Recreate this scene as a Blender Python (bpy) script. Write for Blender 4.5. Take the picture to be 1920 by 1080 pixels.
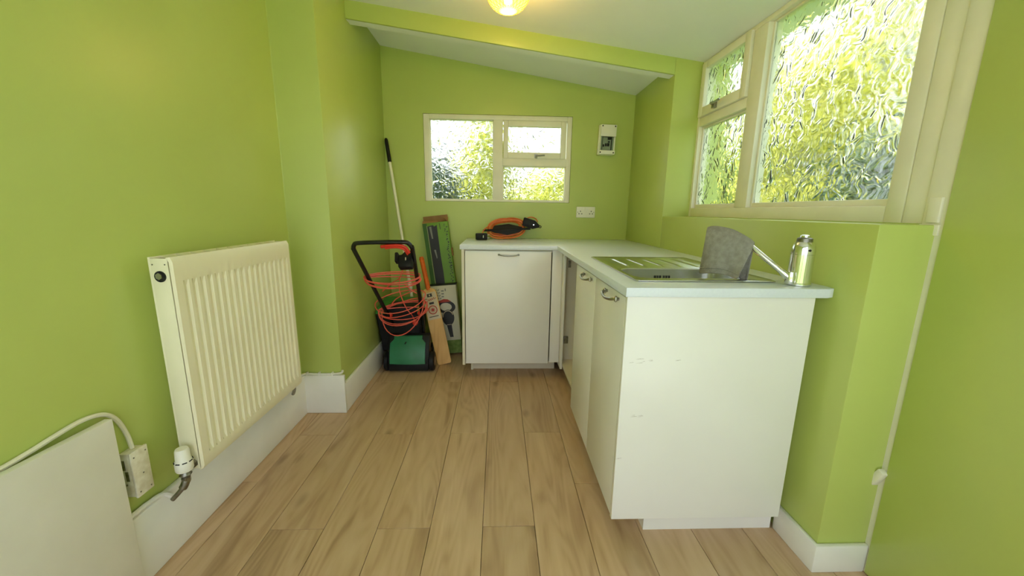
import bpy, bmesh, math, random
from mathutils import Vector, Matrix
random.seed(7)
scn = bpy.context.scene
for o in list(bpy.data.objects): bpy.data.objects.remove(o)
COL = scn.collection

# ------------------------------------------------------------------ camera
F_PX, PITCH, YAW, ROLL, CAM_H = 726.86, 0.1972, 0.0373, 0.0145, 1.114
fwd = Vector((math.sin(YAW)*math.cos(PITCH), math.cos(YAW)*math.cos(PITCH), -math.sin(PITCH)))
right = Vector((math.cos(YAW), -math.sin(YAW), 0))
up = right.cross(fwd)
r2 = right*math.cos(ROLL) + up*math.sin(ROLL)
u2 = -right*math.sin(ROLL) + up*math.cos(ROLL)
cam = bpy.data.cameras.new('camera'); camo = bpy.data.objects.new('camera', cam); COL.objects.link(camo)
camo.matrix_world = Matrix(((r2.x, u2.x, -fwd.x, 0), (r2.y, u2.y, -fwd.y, 0), (r2.z, u2.z, -fwd.z, CAM_H), (0, 0, 0, 1)))
cam.sensor_width = 36; cam.lens = F_PX/1920*36; cam.clip_start = 0.02
scn.camera = camo

# ------------------------------------------------------------------ world, sun, exposure
SKY_STRENGTH = 1.3
SUN_STRENGTH = 8.0
LAMP_POWER = 3.0
EXPOSURE = 1.28
w = bpy.data.worlds.new('sky'); scn.world = w; w.use_nodes = True
nt = w.node_tree; nt.nodes.clear()
out = nt.nodes.new('ShaderNodeOutputWorld'); bg = nt.nodes.new('ShaderNodeBackground')
sky = nt.nodes.new('ShaderNodeTexSky'); sky.sky_type = 'NISHITA'; sky.sun_disc = False
sky.sun_elevation = math.radians(48); sky.sun_rotation = math.radians(280); sky.dust_density = 3
gain = nt.nodes.new('ShaderNodeMixRGB'); gain.blend_type = 'MULTIPLY'; gain.inputs[0].default_value = 1
gain.inputs[2].default_value = (0.16, 0.16, 0.16, 1)
mixs = nt.nodes.new('ShaderNodeMixRGB'); mixs.inputs[0].default_value = 0.72
mixs.inputs[2].default_value = (0.90, 0.96, 1.0, 1)
nt.links.new(sky.outputs[0], gain.inputs[1]); nt.links.new(gain.outputs[0], mixs.inputs[1])
nt.links.new(mixs.outputs[0], bg.inputs[0]); bg.inputs[1].default_value = SKY_STRENGTH
nt.links.new(bg.outputs[0], out.inputs[0])
sun = bpy.data.lights.new('sun', 'SUN'); sun.energy = SUN_STRENGTH; sun.angle = math.radians(1.5); sun.color = (1, .96, .9)
suno = bpy.data.objects.new('sun', sun); COL.objects.link(suno)
suno.rotation_euler = Vector((0.62, -0.12, -0.8)).to_track_quat('-Z', 'Y').to_euler()
vs = scn.view_settings; vs.view_transform = 'Standard'; vs.look = 'None'; vs.gamma = 1; vs.use_curve_mapping = False
vs.exposure = EXPOSURE
scn.cycles.max_bounces = 16; scn.cycles.diffuse_bounces = 8; scn.cycles.transmission_bounces = 12
scn.cycles.use_denoising = True

# ------------------------------------------------------------------ materials
def srgb(r, g, b):
    f = lambda c: (c/255/12.92) if c/255 <= .04045 else ((c/255+.055)/1.055)**2.4
    return (f(r), f(g), f(b), 1)
def base_mat(name, col, rough=.5, metal=0, spec=.5):
    m = bpy.data.materials.new(name); m.use_nodes = True
    b = m.node_tree.nodes['Principled BSDF']
    b.inputs['Base Color'].default_value = col; b.inputs['Roughness'].default_value = rough
    b.inputs['Metallic'].default_value = metal; b.inputs['Specular IOR Level'].default_value = spec
    return m, b, m.node_tree
def N(t, kind, **kw):
    n = t.nodes.new(kind)
    for k, v in kw.items():
        if hasattr(n, k): setattr(n, k, v)
        else: n.inputs[k].default_value = v
    return n
def coords(t, kind='Object', scale=(1, 1, 1), loc=None):
    tc = N(t, 'ShaderNodeTexCoord'); mp = N(t, 'ShaderNodeMapping'); mp.inputs['Scale'].default_value = scale
    t.links.new(tc.outputs[kind], mp.inputs[0]); return mp
def add_bump(m_t, b, tex_out, strength=.2, dist=.002):
    bp = N(m_t, 'ShaderNodeBump'); bp.inputs['Strength'].default_value = strength; bp.inputs['Distance'].default_value = dist
    m_t.links.new(tex_out, bp.inputs['Height']); m_t.links.new(bp.outputs[0], b.inputs['Normal'])
def paint(name, col, col2=None, rough=.5, scale=6, bump=.15, bscale=90, dist=.001, metal=0, spec=.5):
    m, b, t = base_mat(name, col, rough, metal, spec)
    mp = coords(t)
    if col2:
        n = N(t, 'ShaderNodeTexNoise'); n.inputs['Scale'].default_value = scale; n.inputs['Detail'].default_value = 4
        t.links.new(mp.outputs[0], n.inputs[0])
        rp = N(t, 'ShaderNodeValToRGB'); rp.color_ramp.elements[0].position = .35; rp.color_ramp.elements[1].position = .68
        rp.color_ramp.elements[0].color = col2; rp.color_ramp.elements[1].color = col
        t.links.new(n.outputs[0], rp.inputs[0]); t.links.new(rp.outputs[0], b.inputs['Base Color'])
    if bump:
        n2 = N(t, 'ShaderNodeTexNoise'); n2.inputs['Scale'].default_value = bscale; n2.inputs['Detail'].default_value = 3
        t.links.new(mp.outputs[0], n2.inputs[0]); add_bump(t, b, n2.outputs[0], bump, dist)
    return m
M = {}
M['green'] = paint('green_wall_paint', srgb(186, 200, 108), srgb(182, 196, 104), rough=.36, scale=3, bump=.25, bscale=60)
M['white_ceiling'] = paint('ceiling_paint', srgb(240, 243, 244), srgb(235, 238, 239), rough=.7, scale=2)
M['gloss_white'] = paint('white_gloss_paint', srgb(238, 236, 230), srgb(230, 228, 220), rough=.35, scale=5, bump=.12)
M['cream_frame'] = paint('cream_frame_paint', srgb(238, 234, 216), srgb(230, 226, 206), rough=.4, scale=7, bump=.15)
M['radiator'] = paint('cream_radiator_enamel', srgb(246, 240, 214), srgb(240, 234, 206), rough=.35, scale=4, bump=.05)
M['cab'] = paint('white_melamine', srgb(240, 238, 234), srgb(236, 234, 229), rough=.3, scale=3, bump=.05)
M['carcass'] = paint('cream_carcass_board', srgb(228, 220, 200), srgb(220, 212, 190), rough=.5)
M['worktop'] = paint('pale_worktop_laminate', srgb(224, 231, 242), srgb(220, 227, 239), rough=.28, scale=120, bump=.05)
M['steel'] = paint('brushed_steel', (.66, .66, .64, 1), None, rough=.24, metal=1, bump=.06, bscale=220)
M['chrome'] = paint('chrome', (.78, .78, .76, 1), None, rough=.12, metal=1, bump=0)
M['dull_metal'] = paint('dull_brass_nickel', (.34, .32, .27, 1), (.2, .19, .16, 1), rough=.35, metal=1, scale=60)
M['nickel'] = paint('satin_nickel', (.34, .33, .29, 1), None, rough=.28, metal=1, bump=0)
M['white_plastic'] = paint('white_plastic', srgb(240, 238, 228), srgb(234, 232, 220), rough=.35, bump=0, scale=8)
M['spattered'] = paint('spattered_plastic', srgb(236, 232, 216), srgb(214, 206, 182), rough=.4, scale=45, bump=0)
M['black_plastic'] = paint('black_plastic', (.008, .008, .009, 1), (.013, .013, .014, 1), rough=.5, scale=20, bump=.1, spec=.25)
M['black_gloss'] = paint('black_gloss_tube', (.008, .008, .01, 1), None, rough=.22, bump=0)
M['dark_hole'] = paint('dark_recess', (.01, .01, .01, 1), None, rough=.8, bump=0)
M['mower_green'] = paint('mower_green_plastic', srgb(40, 122, 82), srgb(34, 110, 72), rough=.4, scale=14, bump=.1)
M['lid_green'] = paint('grass_box_green_plastic', srgb(52, 140, 62), srgb(44, 122, 52), rough=.4, scale=14)
M['red_cable'] = paint('red_cable', srgb(238, 108, 92), srgb(228, 92, 76), rough=.4, scale=9, bump=0)
M['orange_cable'] = paint('orange_cable', srgb(230, 124, 58), srgb(208, 96, 36), rough=.4, scale=20, bump=0)
M['red_plastic'] = paint('red_plastic', srgb(226, 66, 46), srgb(206, 50, 36), rough=.35, bump=0)
M['bat_grip'] = paint('orange_grip_rubber', srgb(232, 112, 30), srgb(214, 96, 22), rough=.55, scale=40, bump=.4, bscale=240)
M['box_green'] = paint('green_card', srgb(112, 154, 44), srgb(98, 138, 38), rough=.5, scale=4, bump=.05)
M['box_green_dark'] = paint('dark_green_card', srgb(60, 104, 26), srgb(48, 88, 20), rough=.5, scale=4)
M['box_white'] = paint('white_card', srgb(214, 210, 190), srgb(204, 200, 178), rough=.5, scale=5)
M['box_grass'] = paint('printed_grass_card', srgb(128, 150, 70), srgb(96, 124, 44), rough=.5, scale=30)
M['card_brown'] = paint('brown_card', srgb(160, 120, 74), srgb(140, 100, 60), rough=.7, scale=12)
M['print_black'] = paint('black_print', (.016, .016, .018, 1), None, rough=.45, bump=0)
M['print_grey'] = paint('grey_print', (.22, .22, .2, 1), None, rough=.45, bump=0)
M['print_red'] = paint('red_print', srgb(170, 52, 34), None, rough=.45, bump=0)
M['print_pale'] = paint('pale_print', srgb(206, 190, 160), None, rough=.45, bump=0)
M['pole'] = paint('cream_pole_paint', srgb(236, 232, 206), None, rough=.35, bump=0)
M['towel'] = paint('grey_towel_cloth', srgb(158, 155, 146), srgb(138, 135, 127), rough=.95, scale=60, bump=.8, bscale=320, dist=.003, spec=.1)
M['scuff'] = paint('scuffed_board', srgb(186, 178, 168), None, rough=.6, bump=0)
M['outside'] = paint('pale_bounce_slab', srgb(205, 206, 208), srgb(190, 192, 194), rough=.9)
M['grass'] = paint('lawn', srgb(120, 150, 60), srgb(86, 120, 40), rough=.9, scale=8)
M['switch_green'] = paint('grey_green_switchgear', srgb(150, 164, 140), srgb(130, 146, 120), rough=.4, bump=0)

# oak plank: grain stretched along Y, tone by the plank's own random value
def oak(name, c_lo, c_mid, c_hi, rough=.38):
    m, b, t = base_mat(name, c_mid, rough)
    tc = N(t, 'ShaderNodeTexCoord'); oi = N(t, 'ShaderNodeObjectInfo')
    add = N(t, 'ShaderNodeVectorMath', operation='ADD'); mul = N(t, 'ShaderNodeVectorMath', operation='SCALE')
    cmb = N(t, 'ShaderNodeCombineXYZ')
    for i in range(3): t.links.new(oi.outputs['Random'], cmb.inputs[i])
    t.links.new(cmb.outputs[0], mul.inputs[0]); mul.inputs['Scale'].default_value = 37
    t.links.new(tc.outputs['Object'], add.inputs[0]); t.links.new(mul.outputs[0], add.inputs[1])
    def mapped(s):
        mp = N(t, 'ShaderNodeMapping'); mp.inputs['Scale'].default_value = s; t.links.new(add.outputs[0], mp.inputs[0]); return mp
    n1 = N(t, 'ShaderNodeTexNoise'); n1.inputs['Scale'].default_value = 1; n1.inputs['Detail'].default_value = 6; n1.inputs['Distortion'].default_value = 1.4
    t.links.new(mapped((10, 1.2, 1)).outputs[0], n1.inputs[0])
    n3 = N(t, 'ShaderNodeTexNoise'); n3.inputs['Scale'].default_value = 1; n3.inputs['Detail'].default_value = 1.5; n3.inputs['Distortion'].default_value = .4
    t.links.new(mapped((6.5, .9, 1)).outputs[0], n3.inputs[0])
    ml = N(t, 'ShaderNodeMath', operation='MULTIPLY'); ml.inputs[1].default_value = 95; t.links.new(n3.outputs[0], ml.inputs[0])
    sn = N(t, 'ShaderNodeMath', operation='SINE'); t.links.new(ml.outputs[0], sn.inputs[0])
    wv = N(t, 'ShaderNodeMapRange'); wv.inputs[1].default_value = -1; t.links.new(sn.outputs[0], wv.inputs[0])
    n2 = N(t, 'ShaderNodeTexNoise'); n2.inputs['Scale'].default_value = 1; n2.inputs['Detail'].default_value = 3
    t.links.new(mapped((150, 7, 1)).outputs[0], n2.inputs[0])
    mx = N(t, 'ShaderNodeMix', data_type='FLOAT'); mx.inputs[0].default_value = .10
    t.links.new(n1.outputs[0], mx.inputs[2]); t.links.new(wv.outputs[0], mx.inputs[3])
    mx2 = N(t, 'ShaderNodeMix', data_type='FLOAT'); mx2.inputs[0].default_value = .07
    t.links.new(mx.outputs[0], mx2.inputs[2]); t.links.new(n2.outputs[0], mx2.inputs[3])
    rp = N(t, 'ShaderNodeValToRGB'); e = rp.color_ramp.elements
    e[0].position = .28; e[0].color = c_lo; e[1].position = .72; e[1].color = c_hi
    k = rp.color_ramp.elements.new(.48); k.color = c_mid
    t.links.new(mx2.outputs[0], rp.inputs[0])
    # knots
    vo = N(t, 'ShaderNodeTexVoronoi'); vo.inputs['Scale'].default_value = 1
    t.links.new(mapped((6, 2.6, 1)).outputs[0], vo.inputs[0])
    kr = N(t, 'ShaderNodeValToRGB'); kr.color_ramp.elements[0].position = .02; kr.color_ramp.elements[0].color = (.45, .42, .38, 1)
    kr.color_ramp.elements[1].position = .16; kr.color_ramp.elements[1].color = (1, 1, 1, 1)
    t.links.new(vo.outputs['Distance'], kr.inputs[0])
    mk = N(t, 'ShaderNodeMixRGB', blend_type='MULTIPLY'); mk.inputs[0].default_value = .8
    t.links.new(rp.outputs[0], mk.inputs[1]); t.links.new(kr.outputs[0], mk.inputs[2])
    hs = N(t, 'ShaderNodeHueSaturation')
    mr = N(t, 'ShaderNodeMapRange'); mr.inputs[3].default_value = .94; mr.inputs[4].default_value = 1.06
    t.links.new(oi.outputs['Random'], mr.inputs[0]); t.links.new(mr.outputs[0], hs.inputs['Value'])
    t.links.new(mk.outputs[0], hs.inputs['Color']); t.links.new(hs.outputs[0], b.inputs['Base Color'])
    add_bump(t, b, n2.outputs[0], .12, .001)
    return m
M['oak'] = oak('oak_laminate', srgb(166, 135, 103), srgb(194, 163, 129), srgb(208, 180, 148))
M['willow'] = oak('willow_wood', srgb(190, 140, 70), srgb(214, 168, 96), srgb(226, 184, 116), .45)

def obscure_glass(name, scale, seed, dist=.011):
    m = bpy.data.materials.new(name); m.use_nodes = True; t = m.node_tree; t.nodes.clear()
    o = N(t, 'ShaderNodeOutputMaterial')
    mp = coords(t, 'Object', (1, 1, 1)); mp.inputs['Location'].default_value = (seed, seed*2.1, seed*.7)
    n = N(t, 'ShaderNodeTexNoise'); n.inputs['Scale'].default_value = scale; n.inputs['Detail'].default_value = .6
    n.inputs['Roughness'].default_value = .45; n.inputs['Distortion'].default_value = 1.1
    t.links.new(mp.outputs[0], n.inputs[0])
    bp = N(t, 'ShaderNodeBump'); bp.inputs['Strength'].default_value = 1; bp.inputs['Distance'].default_value = dist
    # sharp crinkles: |n-.5|
    a = N(t, 'ShaderNodeMath', operation='SUBTRACT'); a.inputs[1].default_value = .5; t.links.new(n.outputs[0], a.inputs[0])
    ab = N(t, 'ShaderNodeMath', operation='ABSOLUTE'); t.links.new(a.outputs[0], ab.inputs[0])
    t.links.new(ab.outputs[0], bp.inputs['Height'])
    rf = N(t, 'ShaderNodeBsdfRefraction'); rf.inputs['IOR'].default_value = 1.42; rf.inputs['Roughness'].default_value = .12
    rf.inputs['Color'].default_value = (.97, .99, .97, 1)
    t.links.new(bp.outputs[0], rf.inputs['Normal'])
    tr = N(t, 'ShaderNodeBsdfTranslucent'); tr.inputs['Color'].default_value = (.9, .94, .9, 1)
    tp = N(t, 'ShaderNodeBsdfTransparent'); tp.inputs['Color'].default_value = (.96, .98, .96, 1)
    gl = N(t, 'ShaderNodeBsdfGlossy'); gl.inputs['Roughness'].default_value = .15; t.links.new(bp.outputs[0], gl.inputs['Normal'])
    m1 = N(t, 'ShaderNodeMixShader'); m1.inputs[0].default_value = .12; t.links.new(rf.outputs[0], m1.inputs[1]); t.links.new(tp.outputs[0], m1.inputs[2])
    m2 = N(t, 'ShaderNodeMixShader'); m2.inputs[0].default_value = .05; t.links.new(m1.outputs[0], m2.inputs[1]); t.links.new(gl.outputs[0], m2.inputs[2])
    t.links.new(m2.outputs[0], o.inputs[0]); return m
M['glass_a'] = obscure_glass('crinkled_obscure_glass', 19, 1.3)
M['glass_b'] = obscure_glass('crinkled_obscure_glass_back', 19, 4.7, .028)
def clear_glass():
    m = bpy.data.materials.new('clear_glass'); m.use_nodes = True; t = m.node_tree; t.nodes.clear()
    o = N(t, 'ShaderNodeOutputMaterial'); tp = N(t, 'ShaderNodeBsdfTransparent'); gl = N(t, 'ShaderNodeBsdfGlossy'); gl.inputs['Roughness'].default_value = .02
    mx = N(t, 'ShaderNodeMixShader'); mx.inputs[0].default_value = .06
    t.links.new(tp.outputs[0], mx.inputs[1]); t.links.new(gl.outputs[0], mx.inputs[2]); t.links.new(mx.outputs[0], o.inputs[0]); return m
M['clear'] = clear_glass()
def lamp_glass():
    m = bpy.data.materials.new('amber_pressed_glass'); m.use_nodes = True; t = m.node_tree; t.nodes.clear()
    o = N(t, 'ShaderNodeOutputMaterial'); tp = N(t, 'ShaderNodeBsdfTransparent'); tp.inputs['Color'].default_value = (1, .84, .36, 1)
    tl = N(t, 'ShaderNodeBsdfTranslucent'); tl.inputs['Color'].default_value = (1, .82, .3, 1)
    gl = N(t, 'ShaderNodeBsdfGlossy'); gl.inputs['Roughness'].default_value = .1
    a = N(t, 'ShaderNodeMixShader'); a.inputs[0].default_value = .16; b = N(t, 'ShaderNodeMixShader'); b.inputs[0].default_value = .08
    t.links.new(tp.outputs[0], a.inputs[1]); t.links.new(tl.outputs[0], a.inputs[2]); t.links.new(a.outputs[0], b.inputs[1]); t.links.new(gl.outputs[0], b.inputs[2])
    t.links.new(b.outputs[0], o.inputs[0]); return m
M['lamp_glass'] = lamp_glass()
def emis(name, col, s):
    m = bpy.data.materials.new(name); m.use_nodes = True; t = m.node_tree; t.nodes.clear()
    o = N(t, 'ShaderNodeOutputMaterial'); e = N(t, 'ShaderNodeEmission'); e.inputs[0].default_value = col; e.inputs[1].default_value = s
    t.links.new(e.outputs[0], o.inputs[0]); return m
M['lamp_rib'] = paint('amber_glass_rib', srgb(214, 170, 60), None, rough=.2, bump=0)
M['bulb'] = emis('lit_bulb', (1, .84, .55, 1), 9)
def leaf_mat(name, c1, c2):
    m, b, t = base_mat(name, c1, .6)
    n = N(t, 'ShaderNodeTexNoise'); n.inputs['Scale'].default_value = 5; n.inputs['Detail'].default_value = 3
    t.links.new(coords(t).outputs[0], n.inputs[0])
    rp = N(t, 'ShaderNodeValToRGB'); rp.color_ramp.elements[0].position = .38; rp.color_ramp.elements[1].position = .62
    rp.color_ramp.elements[0].color = c1; rp.color_ramp.elements[1].color = c2
    t.links.new(n.outputs[0], rp.inputs[0]); t.links.new(rp.outputs[0], b.inputs['Base Color'])
    tl = N(t, 'ShaderNodeBsdfTranslucent'); t.links.new(rp.outputs[0], tl.inputs[0])
    mx = N(t, 'ShaderNodeMixShader'); mx.inputs[0].default_value = .35
    o = t.nodes['Material Output']; t.links.new(b.outputs[0], mx.inputs[1]); t.links.new(tl.outputs[0], mx.inputs[2]); t.links.new(mx.outputs[0], o.inputs[0])
    return m
M['leaf_yellow'] = leaf_mat('yellow_green_leaves', srgb(146, 158, 40), srgb(206, 204, 84))
M['leaf_mid'] = leaf_mat('mid_green_leaves', srgb(86, 122, 46), srgb(146, 168, 74))
M['leaf_dark'] = leaf_mat('dark_green_leaves', srgb(24, 58, 34), srgb(58, 92, 52))

# ------------------------------------------------------------------ builders
def wloc(o):
    v = Vector((0, 0, 0))
    while o is not None: v += o.location; o = o.parent
    return v
def props(o, label=None, cat=None, group=None, kind=None):
    if label: o['label'] = label
    if cat: o['category'] = cat
    if group: o['group'] = group
    if kind: o['kind'] = kind
    return o
def thing(name, loc, label, cat, group=None, kind=None):
    o = bpy.data.objects.new(name, None); COL.objects.link(o); o.location = loc; o.empty_display_size = .1
    return props(o, label, cat, group, kind)
class MB:
    def __init__(s, M=None): s.v = []; s.f = []; s.m = []; s.M = M; s.mi = 0
    def add(s, vs, fs):
        b = len(s.v)
        for p in vs:
            p = Vector(p); s.v.append(s.M @ p if s.M else p)
        for f in fs: s.f.append([b+i for i in f]); s.m.append(s.mi)
        return s
    def box(s, x0, x1, y0, y1, z0, z1):
        return s.add([(x0,y0,z0),(x1,y0,z0),(x1,y1,z0),(x0,y1,z0),(x0,y0,z1),(x1,y0,z1),(x1,y1,z1),(x0,y1,z1)],
                     [(0,3,2,1),(4,5,6,7),(0,1,5,4),(1,2,6,5),(2,3,7,6),(3,0,4,7)])
    def prism(s, poly, lo, hi, axis='z'):
        n = len(poly)
        def P(a, b, c): return {'z': (a, b, c), 'y': (a, c, b), 'x': (c, a, b)}[axis]
        vs = [P(a, b, lo) for a, b in poly] + [P(a, b, hi) for a, b in poly]
        fs = [tuple(reversed(range(n))), tuple(range(n, 2*n))] + [(i, (i+1) % n, n+(i+1) % n, n+i) for i in range(n)]
        return s.add(vs, fs)
    def tube(s, pts, r, n=8, closed=False, caps=True):
        pts = [Vector(p) for p in pts]; k = len(pts); rr = r if isinstance(r, (list, tuple)) else [r]*k
        ring = []; prev = None
        for i in range(k):
            if closed: d = pts[(i+1) % k]-pts[i-1]
            else: d = pts[min(i+1, k-1)]-pts[max(i-1, 0)]
            d.normalize()
            if prev is None:
                a = d.cross(Vector((0, 0, 1)));
                if a.length < .1: a = d.cross(Vector((1, 0, 0)))
            else: a = prev-d*prev.dot(d)
            a.normalize(); prev = a; b = d.cross(a)
            ring.append([pts[i]+(a*math.cos(2*math.pi*j/n)+b*math.sin(2*math.pi*j/n))*rr[i] for j in range(n)])
        vs = [p for q in ring for p in q]; fs = []
        for i in range(k if closed else k-1):
            for j in range(n):
                i2 = (i+1) % k
                fs.append((i*n+j, i*n+(j+1) % n, i2*n+(j+1) % n, i2*n+j))
        if caps and not closed: fs += [tuple(reversed(range(n))), tuple((k-1)*n+j for j in range(n))]
        return s.add(vs, fs)
    def cyl(s, p0, p1, r, n=20, r1=None): return s.tube([p0, p1], [r, r1 if r1 is not None else r], n)
    def lathe(s, prof, c=(0, 0, 0), n=24, axis='z'):
        c = Vector(c); k = len(prof)
        ax = {'z': (Vector((1,0,0)), Vector((0,1,0)), Vector((0,0,1))), 'x': (Vector((0,1,0)), Vector((0,0,1)), Vector((1,0,0))), 'y': (Vector((0,0,1)), Vector((1,0,0)), Vector((0,1,0)))}[axis]
        vs = [c+(ax[0]*math.cos(2*math.pi*j/n)+ax[1]*math.sin(2*math.pi*j/n))*r+ax[2]*h for r, h in prof for j in range(n)]
        fs = [(i*n+j, i*n+(j+1) % n, (i+1)*n+(j+1) % n, (i+1)*n+j) for i in range(k-1) for j in range(n)]
        if prof[0][0] > 1e-5: fs.append(tuple(reversed(range(n))))
        if prof[-1][0] > 1e-5: fs.append(tuple((k-1)*n+j for j in range(n)))
        return s.add(vs, fs)
    def grid(s, rows):
        nr, nc = len(rows), len(rows[0])
        return s.add([p for r in rows for p in r], [(i*nc+j, i*nc+j+1, (i+1)*nc+j+1, (i+1)*nc+j) for i in range(nr-1) for j in range(nc-1)])
    def build(s, name, mat, parent=None, bevel=0, seg=2, smooth=False, label=None, cat=None, group=None, kind=None, loc=None, merge=False):
        o0 = wloc(parent) if parent is not None else Vector(loc or (0, 0, 0))
        me = bpy.data.meshes.new(name); me.from_pydata([p-o0 for p in s.v], [], s.f)
        mats = mat if isinstance(mat, (list, tuple)) else [mat]
        for q in mats: me.materials.append(M[q] if isinstance(q, str) else q)
        me.polygons.foreach_set('material_index', s.m)
        bm = bmesh.new(); bm.from_mesh(me)
        if merge: bmesh.ops.remove_doubles(bm, verts=bm.verts, dist=1e-5)
        bmesh.ops.recalc_face_normals(bm, faces=bm.faces)
        if bevel:
            es = [e for e in bm.edges if len(e.link_faces) == 2 and e.calc_face_angle(0) > .5]
            bmesh.ops.bevel(bm, geom=es, offset=bevel, segments=seg, profile=.5, affect='EDGES', clamp_overlap=True)
        bm.to_mesh(me); bm.free()
        if smooth or bevel:
            for p in me.polygons: p.use_smooth = True
            try: me.set_sharp_from_angle(angle=math.radians(38))
            except Exception: pass
        ob = bpy.data.objects.new(name, me); COL.objects.link(ob)
        if parent is not None: ob.parent = parent
        else: ob.location = o0
        return props(ob, label, cat, group, kind)
def box(name, mat, b, parent=None, bevel=0, **kw): return MB().box(*b).build(name, mat, parent, bevel, **kw)
def arc(c, r, a0, a1, n, ex, ey):
    return [Vector(c)+Vector(ex)*r*math.cos(a0+(a1-a0)*i/n)+Vector(ey)*r*math.sin(a0+(a1-a0)*i/n) for i in range(n+1)]
def smooth_path(pts, n=6):
    pts = [Vector(p) for p in pts]; res = []
    for i in range(len(pts)-1):
        p0, p1, p2, p3 = pts[max(i-1, 0)], pts[i], pts[i+1], pts[min(i+2, len(pts)-1)]
        for k in range(n):
            t = k/n
            res.append(.5*((2*p1)+(p2-p0)*t+(2*p0-5*p1+4*p2-p3)*t*t+(3*p1-p0-3*p2+p3)*t**3))
    res.append(pts[-1]); return res

# ------------------------------------------------------------------ room dimensions (metres)
XL1, XL2, XR, XW = -1.065, -.85, 1.015, 1.178
YB, YP, YN, YV, YF = 3.074, 2.019, 1.010, 2.408, -.5
ZS = 1.092
YC, YE, XC = 2.447, 1.107, .384           # fronts of the units
zc_front = lambda x: 2.120-.129*x
zc_back = lambda x: 2.122-.154*x

# floor: sub-floor with separate planks
floor = box('floor', 'dark_hole', (-1.25, 1.35, YF-.1, YB+.15, -.08, -.0125), kind='structure')
PW = .187; k0 = -7
random.seed(11)
offs = {-1: 1.20, -2: 1.797, -3: 1.197, -4: 1.793, -5: 1.20, -6: 1.787, -7: 1.45, 0: 1.80, 1: 1.418, 2: 2.05, 3: 1.35, 4: 1.85, 5: 1.1}
for c in range(-7, 6):
    x0 = max(.139+PW*c, XL1-.01); x1 = min(.139+PW*(c+1), 1.30)
    if x1-x0 < .02: continue
    y = offs[c]-1.2*4
    while y < YB:
        a, b2 = max(y, YF), min(y+1.2, YB+.01)
        if b2-a > .05:
            g = .0007
            cx, cy = (x0+x1)/2, (a+b2)/2
            p = MB().box(x0+g, x1-g, a+g, b2-g, -.0125, 0)
            ob = p.build('plank', 'oak', None, bevel=.0011, seg=1, loc=(cx, cy, 0)); ob.parent = floor
        y += 1.2

# walls
MB().prism([(-1.3, YF-.15), (XL1, YF-.15), (XL1, YP), (XL2, YP), (XL2, YB), (-1.3, YB)], -.08, 2.42).build('wall_left', 'green', bevel=.006, kind='structure')
wb = (-.562, .551, 1.177, 1.809)
m = MB(); m.box(-1.3, wb[0], YB, YB+.16, -.08, 2.42); m.box(wb[1], 1.36, YB, YB+.16, -.08, 2.42)
m.box(wb[0], wb[1], YB, YB+.16, -.08, wb[2]); m.box(wb[0], wb[1], YB, YB+.16, wb[3], 2.42)
m.build('wall_back', 'green', kind='structure')
m = MB(); m.box(XR, 1.36, YV, YB, -.08, 2.3)
m.box(XR, 1.36, YN, YV, -.08, ZS)
m.box(XW+.012, 1.36, YF-.15, .14, -.08, 2.3)
m.build('wall_right', 'green', bevel=.004, kind='structure')
gx = (-1.02, 1.13, .02, 1.93)
m = MB(); m.box(-1.3, gx[0], YF-.15, YF, -.08, 2.42); m.box(gx[1], 1.36, YF-.15, YF, -.08, 2.42)
m.box(gx[0], gx[1], YF-.15, YF, gx[3], 2.42); m.box(gx[0], gx[1], YF-.15, YF, -.08, gx[2])
m.build('wall_front', 'green', kind='structure')
# ceiling: two slightly different pitches either side of the beam
m = MB()
m.prism([(-1.3, zc_front(-1.3)), (1.36, zc_front(1.36)), (1.36, zc_front(1.36)+.1), (-1.3, zc_front(-1.3)+.1)], YF-.15, 2.45, 'y')
m.prism([(-1.3, zc_back(-1.3)), (1.36, zc_back(1.36)), (1.36, zc_back(1.36)+.1), (-1.3, zc_back(-1.3)+.1)], 2.45, YB+.16, 'y')
m.build('ceiling', 'white_ceiling', kind='structure')
# beam across the ceiling: green front board, white underside
BD = .092
bx0, bx1 = XL2, 1.0
tb = thing('trim_1', (0, 2.44, 2.03), 'green ceiling beam with a white underside spanning the room', 'beam', kind='structure')
MB().prism([(bx0, zc_front(bx0)-BD), (bx1+.015, zc_front(bx1)-BD), (bx1+.015, zc_front(bx1)+.02), (bx0, zc_front(bx0)+.02)], 2.408, 2.424, 'y').build('beam_face', 'green', tb, bevel=.003)
MB().prism([(bx0, zc_front(bx0)-BD), (bx1+.015, zc_front(bx1)-BD), (bx1+.015, zc_front(bx1)+.02), (bx0, zc_front(bx0)+.02)], 2.424, 2.485, 'y').build('beam_soffit', 'white_ceiling', tb)

# skirting boards
m = MB(); m.prism([(XL1, YF), (XL1+.02, YF), (XL1+.02, YP-.018), (XL2+.018, YP-.018), (XL2+.018, YP), (XL1, YP)], 0, .222)
m.build('baseboard_left', 'gloss_white', bevel=.004, kind='structure')
m = MB(); m.box(XL2, XL2+.018, YP+.0, YB, 0, .17); m.build('baseboard_alcove', 'gloss_white', bevel=.005, kind='structure')
m = MB(); m.prism([(XR-.016, YN-.016), (XW-.007, YN-.016), (XW-.007, YN), (XR, YN), (XR, YE+.07), (XR-.016, YE+.07)], 0, .098)
m.build('baseboard_right', 'gloss_white', bevel=.005, kind='structure')

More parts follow.
